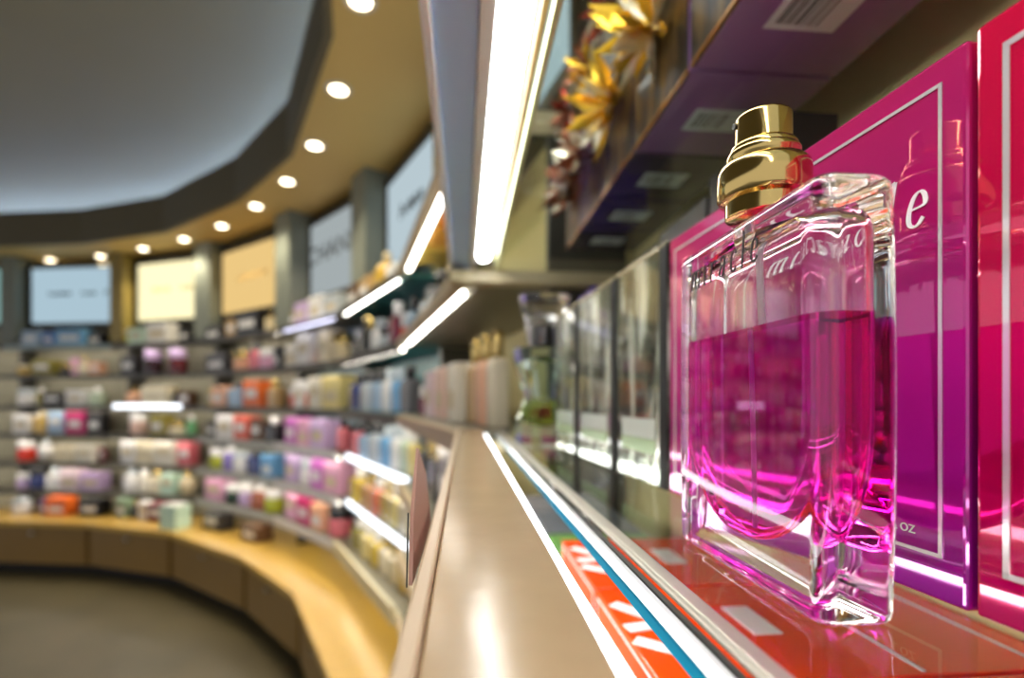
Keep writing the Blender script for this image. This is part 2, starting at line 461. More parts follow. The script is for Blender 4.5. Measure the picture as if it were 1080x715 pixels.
# ------------------------------------------------------------------ products on the far shelves
COL = {'pale blue': (158, 186, 214), 'blue': (40, 112, 196), 'sky blue': (112, 172, 220), 'black': (16, 15, 18), 'charcoal': (46, 44, 46), 'gold': (206, 168, 72), 'olive': (146, 134, 52), 'pink': (232, 172, 204),
       'cream': (238, 226, 196), 'peach': (234, 178, 142), 'white': (240, 238, 236), 'pale green': (190, 208, 180), 'magenta': (196, 28, 110), 'red': (238, 46, 14), 'ivory': (236, 230, 214), 'maroon': (110, 22, 34),
       'lilac': (206, 178, 222), 'navy': (42, 56, 118), 'pale pink': (236, 214, 222), 'purple': (122, 74, 140), 'orange': (232, 108, 34), 'lime': (190, 196, 50), 'mint': (200, 230, 210), 'plum': (58, 14, 28), 'brown': (96, 66, 44),
       'blush': (234, 198, 184), 'green': (110, 176, 116), 'rose': (218, 110, 120), 'sage': (128, 152, 124), 'tan': (190, 156, 104), 'coral': (222, 98, 80), 'lavender': (140, 122, 198), 'dark green': (36, 66, 50), 'rust': (172, 92, 56),
       'silver': (192, 200, 206), 'butter': (234, 216, 140), 'orchid': (206, 110, 200), 'yellow': (222, 190, 48), 'amber': (206, 138, 44), 'champagne': (214, 198, 160), 'smoke': (118, 116, 120), 'burgundy': (122, 26, 60)}
def pcol(c, kind):
    return pmat('%s %s' % (c, 'gloss' if kind != 'carton' else 'card'), COL[c], .22 if kind != 'carton' else .38, coat=.3 if kind != 'carton' else 0.1)
LIDS = {'maroon': 'lilac', 'pale blue': 'black', 'smoke': 'black', 'navy': 'black', 'champagne': 'gold', 'white': 'silver', 'silver': 'charcoal', 'black': 'gold', 'gold': 'champagne', 'plum': 'lilac', 'yellow': 'white', 'butter': 'white', 'amber': 'gold', 'cream': 'gold', 'peach': 'gold', 'rose': 'black', 'tan': 'gold', 'sky blue': 'silver'}
def make_item(kind, col, w, h, dep, t):
    m = pcol(col, kind); lid = M_gold if LIDS.get(col) == 'gold' else pcol(LIDS.get(col, 'white'), 'jar')
    if kind in ('carton', 'box'):
        bm = nb(); box(bm, -w / 2, w / 2, -dep / 2, dep / 2, 0, h, min(.003, w * .06), 2); obj('carton_body', bm, m, t)
        bm = nb(); r = random.Random(sum(map(ord, col)) + int(w * 1000))
        a = r.uniform(.2, .45)
        box(bm, -w * .34, w * .34, -dep / 2 - .0008, -dep / 2 - .0001, h * a, h * (a + .3)); obj('label_panel', bm, pcol('white' if sum(COL[col]) < 560 else 'champagne', 'carton'), t)
    elif kind == 'jar':
        R = w / 2; hb = h * .62
        bm = nb(); lathe(bm, [(R * .86, 0), (R * .97, h * .03), (R, h * .1), (R, hb * .86), (R * .94, hb * .96), (R * .84, hb)], 22); obj('jar_body', bm, m, t, True)
        bm = nb(); lathe(bm, [(R * .9, hb + .0005), (R * .94, hb + h * .02), (R * .94, h * .95), (R * .88, h), (R * .5, h * 1.0)], 22); obj('lid', bm, lid, t, True)
    elif kind == 'ball':
        R = w / 2; hb = h * .8
        prof = []
        for k in range(11):
            a = -math.pi / 2 + math.pi * (k + .7) / 11.4
            prof.append((R * math.cos(a), hb / 2 + hb / 2 * math.sin(a)))
        z0 = prof[0][1]; prof = [(r_, z_ - z0) for r_, z_ in prof]
        bm = nb(); lathe(bm, prof, 22); obj('flask_body', bm, m, t, True)
        zt = prof[-1][1]
        bm = nb(); lathe(bm, [(R * .26, zt + .0003), (R * .3, zt + h * .03), (R * .3, h * .97), (R * .24, h)], 18); obj('stopper', bm, lid, t, True)
    else:
        hx, hy = w / 2, min(dep, w * .8) / 2; hb = h * .72
        bm = nb(); rs = [(0, .9), (h * .02, 1), (hb * .82, 1), (hb * .93, .94), (hb * .985, .7), (hb, .42)]
        loft(bm, [rrect(hx * s, hy * s, hy * s * .55, z, 5) for z, s in rs]); obj('bottle_body', bm, m, t, True)
        R = min(hx, hy) * .62
        bm = nb(); lathe(bm, [(R * .9, hb + .0004), (R, hb + h * .02), (R, h * .97), (R * .9, h), (R * .3, h)], 16); obj('cap', bm, lid, t, True)

S = {}   # bay -> shelf -> list of (kind, colour, px0, px1, height)
S[6] = {0: 'carton/charcoal/3/13/.07 carton/pale blue/14/36/.12 carton/blue/37/54/.11 carton/sky blue/55/92/.13 carton/black/94/112/.1',
        1: 'jar/gold/5/27/.08 carton/olive/28/54/.12 jar/black/57/70/.09 carton/pink/71/79/.13 bottle/cream/81/93/.14 carton/peach/95/110/.1',
        2: 'jar/white/4/27/.13 bottle/olive/28/38/.14 carton/black/40/66/.1 carton/white/69/93/.12 bottle/pale green/95/110/.14',
        3: 'carton/white/7/27/.15 bottle/gold/28/46/.17 carton/pale blue/48/68/.17 carton/magenta/70/93/.17 carton/charcoal/94/112/.17',
        4: 'jar/red/9/29/.16 ball/white/30/55/.19 carton/cream/56/80/.13 carton/ivory/81/104/.13 carton/maroon/105/113/.11',
        5: 'jar/lilac/7/22/.12 jar/navy/23/41/.17 bottle/white/43/62/.17 carton/pale pink/63/86/.16 carton/lilac/88/112/.14',
        6: 'jar/white/10/32/.12 carton/purple/42/51/.12 carton/orange/52/76/.14 carton/black/88/112/.13'}
S[5] = {0: 'jar/lime/119/127/.12 carton/mint/128/150/.12 carton/white/151/180/.15 carton/charcoal/190/203/.09',
        1: 'carton/charcoal/120/139/.14 jar/plum/141/168/.21 jar/maroon/172/199/.22',
        2: 'ball/peach/121/141/.14 carton/cream/146/178/.15 bottle/black/180/188/.13 carton/brown/190/205/.11',
        3: 'jar/blush/124/155/.16 carton/olive/158/176/.15 jar/cream/177/193/.1 bottle/green/197/206/.15',
        4: 'carton/white/122/140/.18 carton/cream/141/160/.17 carton/ivory/161/188/.18 carton/rose/190/206/.17',
        5: 'bottle/white/126/140/.18 bottle/ivory/141/155/.18 bottle/cream/156/170/.18 carton/mint/171/187/.15 ball/champagne/190/206/.18',
        6: 'carton/sage/119/132/.14 bottle/black/134/143/.13 carton/white/145/157/.13 carton/maroon/158/182/.13'}
S[4] = {0: 'carton/charcoal/212/232/.1 carton/tan/236/248/.12 carton/black/249/279/.16 bottle/champagne/281/292/.14',
        1: 'carton/charcoal/214/240/.13 jar/peach/242/260/.13 bottle/rose/262/274/.2 jar/pink/275/289/.13 carton/black/291/298/.14',
        2: 'carton/gold/212/219/.12 carton/peach/220/236/.14 bottle/pale blue/237/256/.17 carton/orange/258/280/.17 bottle/tan/284/297/.18',
        3: 'carton/black/212/223/.11 carton/white/225/246/.16 carton/coral/247/264/.16 carton/brown/266/280/.14 bottle/charcoal/282/297/.16',
        4: 'jar/lime/222/237/.14 bottle/lavender/238/248/.16 jar/white/249/262/.14 bottle/navy/265/280/.16 carton/sky blue/282/297/.14',
        5: 'carton/pink/214/234/.14 jar/dark green/235/249/.13 jar/lilac/251/264/.15 bottle/rust/266/280/.15 jar/lime/282/297/.14',
        6: 'carton/charcoal/222/240/.12 carton/brown/262/280/.1'}
S[3] = {0: 'carton/olive/303/313/.1 carton/lilac/314/329/.13 carton/white/330/347/.14 carton/silver/348/368/.12',
        1: 'carton/ivory/302/315/.13 carton/white/316/332/.2 bottle/orange/333/339/.12 carton/cream/340/354/.18 jar/champagne/355/368/.15',
        2: 'jar/coral/302/309/.12 carton/white/310/320/.16 jar/orange/321/329/.13 carton/ivory/330/345/.17 carton/butter/346/369/.2',
        3: 'carton/orchid/302/315/.16 carton/pink/316/331/.15 carton/lilac/332/350/.16 bottle/rose/358/367/.18',
        4: 'carton/lilac/302/315/.16 jar/white/316/331/.15 carton/orchid/332/347/.16 carton/pink/348/368/.16',
        5: 'carton/pink/303/316/.15 carton/magenta/317/332/.15 carton/peach/333/348/.14 jar/rose/349/368/.15'}
S[2] = {0: 'carton/brown/376/387/.12 carton/tan/389/401/.11 ball/gold/403/413/.19 carton/white/415/424/.1',
        1: 'bottle/charcoal/376/383/.14 bottle/black/386/396/.18 bottle/white/397/405/.15 jar/silver/407/415/.1 bottle/burgundy/416/425/.2 jar/coral/427/433/.12 bottle/pale blue/434/442/.17',
        2: 'bottle/navy/378/387/.18 bottle/silver/389/398/.18 bottle/pale blue/399/408/.17 bottle/white/409/417/.18 bottle/sky blue/419/427/.17 bottle/smoke/429/438/.17',
        3: 'bottle/rose/374/381/.16 bottle/pale blue/383/392/.15 bottle/silver/394/403/.17 bottle/sky blue/405/414/.16 bottle/white/416/424/.17 bottle/pale green/426/433/.16 bottle/butter/434/442/.16',
        4: 'bottle/yellow/374/383/.16 bottle/amber/385/393/.15 bottle/orange/395/403/.15 bottle/gold/405/413/.16 bottle/butter/415/425/.16 bottle/cream/427/438/.16',
        5: 'bottle/olive/374/382/.13 bottle/butter/384/392/.14 bottle/yellow/394/402/.14 bottle/cream/404/412/.14 bottle/champagne/414/423/.14 bottle/gold/425/434/.14'}
S[1] = {0: 'carton/gold/457/468/.13 carton/amber/470/482/.13 carton/orange/484/496/.13',
        1: 'bottle/silver/456/464/.15 bottle/smoke/466/475/.16 bottle/champagne/477/486/.14',
        2: 'jar/burgundy/456/462/.09 carton/pale pink/464/473/.125 carton/blush/475/485/.128 carton/ivory/487/498/.13 bottle/tan/500/508/.172 bottle/peach/510/519/.178 bottle/cream/521/529/.176',
        3: 'bottle/black/457/466/.16 bottle/charcoal/468/478/.16 carton/smoke/480/492/.13'}
SH = ['top shelf', 'second shelf', 'third shelf', 'fourth shelf', 'fifth shelf', 'lowest shelf', 'worktop']
BAY = {1: 'past the ledge end', 2: 'in the teal shelving', 3: 'under the silver-grey sign', 4: 'under the tan sign', 5: 'under the cream sign', 6: 'under the blue sign'}
CATK = {'carton': 'perfume_carton', 'jar': 'cosmetic_jar', 'bottle': 'perfume_bottle', 'ball': 'round_flask'}
CATN = {'carton': 'carton', 'jar': 'jar', 'bottle': 'bottle', 'ball': 'flask'}
for bay, shelves in S.items():
    for k, text in shelves.items():
        toks, cur = [], ''
        for w in text.split(' '):
            cur = (cur + ' ' + w).strip()
            if cur.count('/') == 4: toks.append(cur); cur = ''
        rows = []
        for s in toks:
            kind, col, a, b, h = s.split('/')
            rows.append((kind, col, float(a), float(b), float(h)))
        d = .1 if k < 6 else .05
        L = (off(bay + 1, 0) - off(bay, 0)).length
        spans = [(ray_t(bay, d, r[2]), ray_t(bay, d, r[3])) for r in rows]
        m_ = .03 / L; lo_, hi_ = min(p_[0] for p_ in spans), max(p_[1] for p_ in spans)
        l2, h2 = min(max(lo_, m_), .5), max(min(hi_, 1 - m_), .5)
        spans = [tuple(l2 + (v - lo_) / (hi_ - lo_) * (h2 - l2) for v in p_) for p_ in spans]
        for j, (kind, col, a, b, h) in enumerate(rows):
            ta, tb = spans[j]
            h = min(h, .172 if k > 1 else .182)
            w = abs(tb - ta) * L * .94
            # several are seen obliquely between the fronts of their neighbours: keep real depth inside the pitch
            dep = min(max(w * .75, .035), .11)
            if kind in ('jar', 'ball'): w = min(w, .125); dep = w
            tm = (ta + tb) / 2
            p = off(bay + 1, d).lerp(off(bay, d), tm)
            nbr = rows[j + 1] if j + 1 < len(rows) else rows[j - 1]
            same = [r for r in rows if r[0] == kind and r[1] == col]
            lab = '%s %s beside the %s %s, %s %s' % (col, CATN[kind], nbr[1], CATN[nbr[0]], SH[k], BAY[bay])
            t = thing(CATK[kind], lab, CATN[kind], (p.x, p.y, EYE + LEVELS[k] + .0006), bay_rot(bay), 'products on the %s %s' % (SH[k], BAY[bay]))
            make_item(kind, col, w, h, dep, t)
# mint display block at the front of the worktop
p = off(5, -.1) + (V[6] - V[5]).normalized() * .06
t = thing('display_block', 'pale mint display block standing at the worktop edge below the cream sign', 'display', (p.x, p.y, EYE - .8995), bay_rot(5))
bm = nb(); box(bm, -.075, .075, -.06, .06, 0, .165, .004); obj('block_body', bm, pcol('mint', 'carton'), t)
bm = nb(); box(bm, -.07, .07, -.055, .055, .1653, .17); obj('top_plate', bm, pcol('white', 'carton'), t)

# ------------------------------------------------------------------ bay F : the near glass shelving, local frame a (forward), b (into the shelf)
U = (V[1] - V[0]).normalized(); N = seg_n(0)
FO = Vector((-.0099, 0.0)) - U * 0.0
FROT = math.atan2(-U.y, -U.x)            # local +x = towards the camera end, local +y = into the shelf
def FL(a, b, z): return Vector((FO.x + U.x * a + N.x * b, FO.y + U.y * a + N.y * b, EYE + z))
A0, A1 = -.15, .765
t = thing('shelving_unit', 'glass perfume shelving with bronze front ledge and bright light tubes', 'shelving', FL(0, 0, -.8995), FROT)
def q(a, b, z): return (-a, b, z + .8995)          # shelf coordinates in the unit's own frame
def fbox(bm, a0, a1, b0, b1, z0, z1, bev=0, seg=2): return box(bm, -a1, -a0, b0, b1, z0 + .8995, z1 + .8995, bev, seg)
bm = nb(); fbox(bm, A0, A1 - .002, .268, .29, -.8993, .6); obj('back_panel', bm, M_khaki, t)
M_ledge = pmat('bronze laminate ledge', (186, 162, 126), .2, metal=.0, vary=.12, scale=45, bump=.12)
M_lip = pmat('pale bronze lip', (214, 192, 162), .32)
M_val = pmat('blue grey valance metal', (170, 204, 255), .45)
M_edge = pmat('polished trim', (232, 238, 255), .2, coat=.5)
for z in (.42, .19, -.05, -.27, -.49):
    bm = nb(); fbox(bm, A0, A1 - .004, .0555 if z > 0 else .0605, .266, z - .0062, z, .0008, 1)
    sh = obj('glass_panel', bm, G_shelf, t)
    up = z > 0
    if up:
        bm = nb(); fbox(bm, A0, A1, -.0065, .0166, z + .0, z + .03, .0006, 1); obj('valance', bm, M_val, sh)
        bm = nb(); fbox(bm, A0, A1, -.012, -.0067, z - .003, z + .03, .001, 2); obj('valance_trim', bm, M_edge, sh)
        bm = nb(); fbox(bm, A0, A1, .0168, .0255, z - .0005, z + .02, .001, 2); obj('reflector', bm, pmat('pale reflector metal', (220, 220, 220), .4, metal=.2), sh)
        bm = nb(); tube(bm, q(A0, .0352, z + .007), q(A1 - .066, .0352, z + .007), .0093, 20)
        obj('light_tube', bm, E_near if z < .3 else emat('upper fluorescent tube', (255, 252, 246), 7.0), sh, True)
        bm = nb(); fbox(bm, A1 - .065, A1 - .0405, .0257, .046, z - .004, z + .018, .001, 1); obj('tube_socket', bm, M_black, sh)
        bm = nb(); fbox(bm, A0, A1, .0475, .0515, z + .004, z + .02, .0005, 1); obj('reflector_lip', bm, pmat('brown reflector back', (110, 84, 50), .35, metal=.5), sh)
    else:
        zz = z + .005
        bm = nb(); fbox(bm, A0, A1, .0022, .0348, zz - .02, zz, .0006, 2); obj('ledge', bm, M_ledge, sh)
        bm = nb(); fbox(bm, A0, A1, -.002, .002, zz - .022, zz + .0022, .0008, 2); obj('ledge_lip', bm, M_lip, sh)
        bm = nb(); tube(bm, q(A0, .022, z - .0235), q(A1 - .03, .022, z - .0235), .0062, 16); obj('light_tube', bm, E_near, sh, True)
        bm = nb(); fbox(bm, A0, A1 - .1, .0350, .0374, zz - .004, zz - .0002, .0006, 2)
        obj('light_strip', bm, emat('near ledge light strip', (255, 255, 255), 4.5), sh)
        bm = nb(); fbox(bm, A0, A1 - .02, .0606, .0660, z + .0002, z + .0030, .0012, 3); obj('front_rail', bm, pmat('satin rail', (214, 210, 196), .32, metal=.55), sh)
    bm = nb(); fbox(bm, A0, A1 - .004,   .0516 if up else .0560, .0553 if up else .0582, z - (.0062 if up else .0075), z + (.0 if up else -.0036), .0004, 1); obj('edge_strip', bm, pmat('pale green glass edge', (206, 216, 156), .3) if up else pmat('teal glass edge', (0, 84, 108), .9), sh)
    if not up:
        bm = nb(); fbox(bm, A0, A1 - .004, .0584, .0603, z - .0062, z + .0003, .0002, 1); obj('gasket', bm, pmat('dark green gasket', (14, 26, 24), .4), sh)
        bm = nb(); fbox(bm, A0, A1 - .004, .0560, .0582, z - .0035, z + .0004, .0004, 1); obj('edge_glint', bm, pmat('white glass edge cap', (232, 238, 240), .2), sh)  # chamfer reflection of the glass edge, put in as a white strip
    bm = nb(); fbox(bm, A1 - .04, A1 - .006, .057 if z < 0 else -.011, .266, z - .024, z - .0066, .001, 1); obj('cross_bar', bm, pmat('beige bracket paint', (188, 176, 140), .4), sh)

_m['teal glass edge'].node_tree.nodes['Principled BSDF'].inputs['Specular IOR Level'].default_value = .05
# ------------------------------------------------------------------ the pink perfume bottle
def rot_dir(d): return math.atan2(d[1], d[0])
BC = Vector((.0722, .1472)); bdir = Vector((.09, -.996)).normalized()   # long axis, towards the camera
bt = thing('perfume_bottle', 'large clear glass perfume bottle of magenta liquid with gold spray cap', 'bottle', (BC.x, BC.y, EYE - .0497), rot_dir(bdir))
BL, BT, BH = .0368, .0094, .1000
KEEP[0] = True
def outer_ring(z, ins=0.0):
    g = 1 + .022 * (1 - ((z - BH / 2) / (BH / 2)) ** 2)
    return rrect((BL - ins) * g, (BT - ins) * g, .0040 - ins * .3, z, 9)
rings = [rrect(BL - .006, BT - .005, .003, .0006, 9), rrect(BL - .004, BT - .003, .0035, 0, 9)]
for a in range(0, 5):
    w = math.pi / 2 * a / 4
    rings.append(outer_ring(.0035 * (1 - math.sin(w)), .0035 * (1 - math.sin(w)) * .9))
    rings[-1] = outer_ring(.0024 - .0024 * math.cos(w), .0024 * (1 - math.sin(w)))
for k in range(1, 12): rings.append(outer_ring(.0024 + (BH - .0064) * k / 11, 0))
for a in range(1, 6):
    w = math.pi / 2 * a / 5
    rings.append(outer_ring(BH - .004 + .004 * math.sin(w), .004 * (1 - math.cos(w))))
def circ(r, z):
    base = rrect(BL, BT, .0040, z, 9)
    out = []
    for p in base:
        a = math.atan2(p.y, p.x); out.append(Vector((r * math.cos(a), r * math.sin(a), z)))
    return out
top = rings[-1]; c0 = circ(.0084, BH + .0012)
rings.append([p.lerp(c_, .55) + Vector((0, 0, .0006)) for p, c_ in zip(top, c0)])
rings += [c0, circ(.0081, BH + .002), circ(.0081, BH + .007)]
bm = nb(); loft(bm, rings)
# inner cavity with its deep U-shaped floor
ZF, ZU, ZC = .0110, .047, .0930
def cav_ring(z, grow=0.0):
    hx, hy = BL - .0042 + grow, BT - .0032 + grow
    if z < ZU:
        u = (ZU - z) / (ZU - ZF); u = min(u, .9995)
        hx *= (1 - u ** 2.15) ** (1 / 2.15); hy *= (1 - u ** 7) ** (1 / 4.0)
        hx = max(hx, .0012); hy = max(hy, .0012)
    if z > ZC - .006:
        u = (z - ZC + .006) / .006
        hx -= .006 * (1 - math.sqrt(max(0, 1 - u * u))); hy -= .0018 * (1 - math.sqrt(max(0, 1 - u * u)))
    return rrect(hx, hy, min(.0045, hx * .8, hy * .8), z, 9)
zs = [ZF + (ZU - ZF) * (k / 22) ** 1.7 for k in range(23)]
cav = [cav_ring(z) for z in zs] + [cav_ring(ZU + (ZC - .006 - ZU) * k / 6) for k in range(1, 7)] + [cav_ring(ZC - .006 + .006 * math.sin(math.pi / 2 * k / 5)) for k in range(1, 6)]
cav += [circ(.0050, ZC + .003), circ(.0050, BH + .0055)]
loft(bm, cav, flip=True)
glass = obj('glass_body', bm, G_clear, bt, True)
ZL = .0692
lz = [z for z in zs] + [ZU + (ZL - ZU) * k / 4 for k in range(1, 5)]
bm = nb(); lr = [cav_ring(z, .00012) for z in lz]
for p in lr[0]: p.z -= .0001
loft(bm, lr)
liq = obj('magenta_liquid', bm, gmat('magenta perfume', (.98, .21, .80), 1.36), bt, True)
KEEP[0] = False
def flat_shade_caps(o):
    for p in o.data.polygons:
        if abs(p.normal.z) > .95 and len(p.vertices) > 4: p.use_smooth = False
flat_shade_caps(glass); flat_shade_caps(liq)
bm = nb(); tube(bm, (.0, .0, BH + .004), (.002, .001, .060), .0010, 10); tube(bm, (.002, .001, .060), (.0035, .0015, .0135), .0010, 10)
obj('dip_tube', bm, pmat('translucent dip tube', (236, 214, 226), .3), bt, True)
# gold collar and spray cap
bm = nb(); lathe(bm, [(.0096, BH + .0016), (.0102, BH + .0020), (.0102, BH + .0062), (.0118, BH + .0068), (.0124, BH + .0078), (.0125, BH + .0140), (.0122, BH + .0156), (.0113, BH + .0166), (.0098, BH + .0172),
                      (.0094, BH + .0176), (.0096, BH + .0182), (.0098, BH + .0188), (.0098, BH + .0198), (.0095, BH + .0203), (.0091, BH + .0206), (.0091, BH + .0214), (.0087, BH + .0220), (.0078, BH + .0223)], 56)
obj('collar', bm, M_gold, bt, True)
bm = nb(); lathe(bm, [(.0073, BH + .0224), (.0076, BH + .0227), (.0076, BH + .0298), (.0075, BH + .0303), (.0072, BH + .0306), (.002, BH + .0307)], 56)
cap = obj('spray_cap', bm, M_gold, bt, True)
bm = nb(); tube(bm, (-.0015, -.0073, BH + .0285), (-.0015, -.0080, BH + .0285), .0009, 12); obj('nozzle', bm, M_black, cap, True)
# dark lettering on the broad face towards the aisle (local -y)
bm = nb()
gb = 1.012
write_word(bm, 'miracle', .0058, lambda x, y, h: Vector((x - .006, -BT * gb - .00012 - h, .0860 + y)), .05, .14, .12, .0002, .36)
obj('lettering', bm, pmat('black bottle print', (20, 10, 18), .5), bt)

# ------------------------------------------------------------------ cartons in the near row
def foil_mat(name, top, bot, axis='Z', metal=.35, rough=.1, lo=0.0, hi=.135):
    m = bpy.data.materials.new(name); m.use_nodes = True; nt = m.node_tree; b = nt.nodes['Principled BSDF']
    tc = nt.nodes.new('ShaderNodeTexCoord'); sx = nt.nodes.new('ShaderNodeSeparateXYZ'); nt.links.new(tc.outputs['Object'], sx.inputs[0])
    mr = nt.nodes.new('ShaderNodeMapRange'); mr.inputs[1].default_value = lo; mr.inputs[2].default_value = hi
    nt.links.new(sx.outputs[axis], mr.inputs[0])
    nz = nt.nodes.new('ShaderNodeTexNoise'); nz.inputs['Scale'].default_value = 22; nt.links.new(tc.outputs['Object'], nz.inputs['Vector'])
    cr = nt.nodes.new('ShaderNodeValToRGB'); e = cr.color_ramp.elements
    e[0].position = 0; e[0].color = lin(bot); e[1].position = 1; e[1].color = lin(top)
    nt.links.new(mr.outputs[0], cr.inputs[0]); nt.links.new(cr.outputs[0], b.inputs['Base Color'])
    b.inputs['Metallic'].default_value = metal; b.inputs['Roughness'].default_value = rough
    b.inputs['Coat Weight'].default_value = 1.0; b.inputs['Coat Roughness'].default_value = .02
    bp = nt.nodes.new('ShaderNodeBump'); bp.inputs['Strength'].default_value = .035; bp.inputs['Distance'].default_value = .004
    nt.links.new(nz.outputs['Fac'], bp.inputs['Height']); nt.links.new(bp.outputs['Normal'], b.inputs['Normal'])
    return m
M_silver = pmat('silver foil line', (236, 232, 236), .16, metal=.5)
M_white = pmat('white print', (240, 236, 240), .4)
ROWD = Vector((.1436, -.9896))       # towards the camera along the near row
def row_pt(Y): return Vector((.1231 - .1451 * Y, Y))
def near_carton(Yfar, Ynear, H, dep, mat, label, name='perfume_carton', zb=-.05, shift=0.0, group=None, dirv=None, origin=None):
    far, near = row_pt(Yfar), row_pt(Ynear)
    if origin: far, near = origin
    d = (near - far); w = d.length - .0006
    nrm = Vector((-d.y, d.x)).normalized(); c = (far + near) / 2 + nrm * (shift + dep / 2)
    t = thing(name, label, 'carton', (c.x, c.y, EYE + zb + .0004), rot_dir(d), group)
    bm = nb(); box(bm, -w / 2, w / 2, -dep / 2, dep / 2, 0, H, .0011, 3); obj('carton_body', bm, mat, t)
    return t, w, -dep / 2
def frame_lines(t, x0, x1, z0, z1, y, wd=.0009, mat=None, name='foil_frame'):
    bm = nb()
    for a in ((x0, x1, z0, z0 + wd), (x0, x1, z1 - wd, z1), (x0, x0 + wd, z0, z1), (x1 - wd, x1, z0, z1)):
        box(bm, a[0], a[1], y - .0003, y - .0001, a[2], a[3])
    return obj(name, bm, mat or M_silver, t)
M_pink = foil_mat('magenta to purple foil', (206, 36, 112), (146, 8, 142), rough=.05)
M_rosef = foil_mat('rose to purple foil', (222, 66, 130), (172, 16, 134), rough=.06)
M_red = foil_mat('crimson foil', (232, 14, 74), (180, 0, 86), rough=.06)
t, w, y = near_carton(.206, .1186, .1335, .045, M_pink, 'shiny magenta carton directly behind the open pink perfume bottle')
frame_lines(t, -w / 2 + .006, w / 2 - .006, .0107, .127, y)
bm = nb(); write_word(bm, 'miracle', .0086, lambda x, yy, h: Vector((x + .0048, y - .0001 - h, .0940 + yy)), .05, .15, .2, .0002, .34); obj('lettering', bm, M_white, t)
bm = nb(); font_mesh(bm, '1.7 FL OZ', .0030, lambda x, yy, h: Vector((x + .0245, y - .0001 - h, .0150 + yy)), .0002); obj('volume_print', bm, M_silver, t)
t, w, y = near_carton(.272, .2066, .1335, .045, M_rosef, 'rose pink carton next to the row of dark-edged clear wrapped cartons')
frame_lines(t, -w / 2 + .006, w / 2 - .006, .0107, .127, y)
t, w, y = near_carton(.1176, .03, .1345, .045, M_red, 'crimson carton with silver frame standing beside the shiny magenta carton')
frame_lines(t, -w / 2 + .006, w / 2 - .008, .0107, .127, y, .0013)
bm = nb(); write_word(bm, 'miracle', .0086, lambda x, yy, h: Vector((x, y - .0001 - h, .0940 + yy)), .05, .15, .2, .0002, .34); obj('lettering', bm, M_white, t)
bm = nb(); write_word(bm, 'e', .0052, lambda x, yy, h: Vector((x + .0325, y - .0001 - h, .0165 + yy)), .05, .15, .2, .0002); obj('small_print', bm, M_white, t)

# three silvery wrapped cartons with dark edges
def smoke_mat(name, hue):
    m = bpy.data.materials.new(name); m.use_nodes = True; nt = m.node_tree; b = nt.nodes['Principled BSDF']
    tc = nt.nodes.new('ShaderNodeTexCoord'); nz = nt.nodes.new('ShaderNodeTexNoise'); nz.inputs['Scale'].default_value = 26; nz.inputs['Detail'].default_value = 4; nz.inputs['Distortion'].default_value = 1.6
    mp = nt.nodes.new('ShaderNodeMapping'); mp.inputs['Scale'].default_value = (1.1, 1, .32)
    nt.links.new(tc.outputs['Object'], mp.inputs[0]); nt.links.new(mp.outputs[0], nz.inputs['Vector'])
    cr = nt.nodes.new('ShaderNodeValToRGB'); e = cr.color_ramp.elements
    e[0].position = .36; e[0].color = lin((26, 29, 26)); e[1].position = .62; e[1].color = lin(hue)
    k = e.new(.5); k.color = lin((118, 128, 110))
    nt.links.new(nz.outputs['Fac'], cr.inputs[0]); nt.links.new(cr.outputs[0], b.inputs['Base Color'])
    b.inputs['Metallic'].default_value = .55; b.inputs['Roughness'].default_value = .16; b.inputs['Coat Weight'].default_value = 1.0; b.inputs['Coat Roughness'].default_value = .03
    bp = nt.nodes.new('ShaderNodeBump'); bp.inputs['Strength'].default_value = .35; bp.inputs['Distance'].default_value = .006
    nt.links.new(nz.outputs['Fac'], bp.inputs['Height']); nt.links.new(bp.outputs['Normal'], b.inputs['Normal'])
    return m
M_smoke = smoke_mat('silvery green wrap', (232, 238, 222))  # stretched noise puts vertical highlights into the wrap's colour
for Yf, Yn, lb in ((.352, .274, 'silvery wrapped carton with black edges touching the rose pink carton'), (.449, .354, 'silvery wrapped carton in the middle of the dark-edged three'), (.535, .451, 'silvery wrapped carton in front of the violet box')):
    t, w, y = near_carton(Yf, Yn, .1345, .05, M_smoke, lb, group='silvery cartons with black edges')
    for s in (-1, 1):
        bm = nb(); box(bm, -w / 2 if s < 0 else w / 2 - .009, -w / 2 + .002 if s < 0 else w / 2, y - .0006, y - .0001, .0005, .134); obj('dark_edge', bm, pmat('matt black edging', (6, 6, 6), .8), t)
    bm = nb(); box(bm, -w / 2, w / 2, y - .0006, y - .0001, .1325, .1345); obj('gold_edge', bm, pmat('pale gold edging', (206, 196, 164), .25, metal=.6), t)
    bm = nb(); box(bm, -w * .36, w * .3, y - .0005, y - .0001, .018, .026); obj('label_panel', bm, pmat('pale green label', (150, 176, 130), .3), t)
    bm = nb(); box(bm, -w * .36, w * .3, y - .0005, y - .0001, .0265, .038); obj('white_panel', bm, pmat('glossy white label', (196, 206, 196), .2), t)

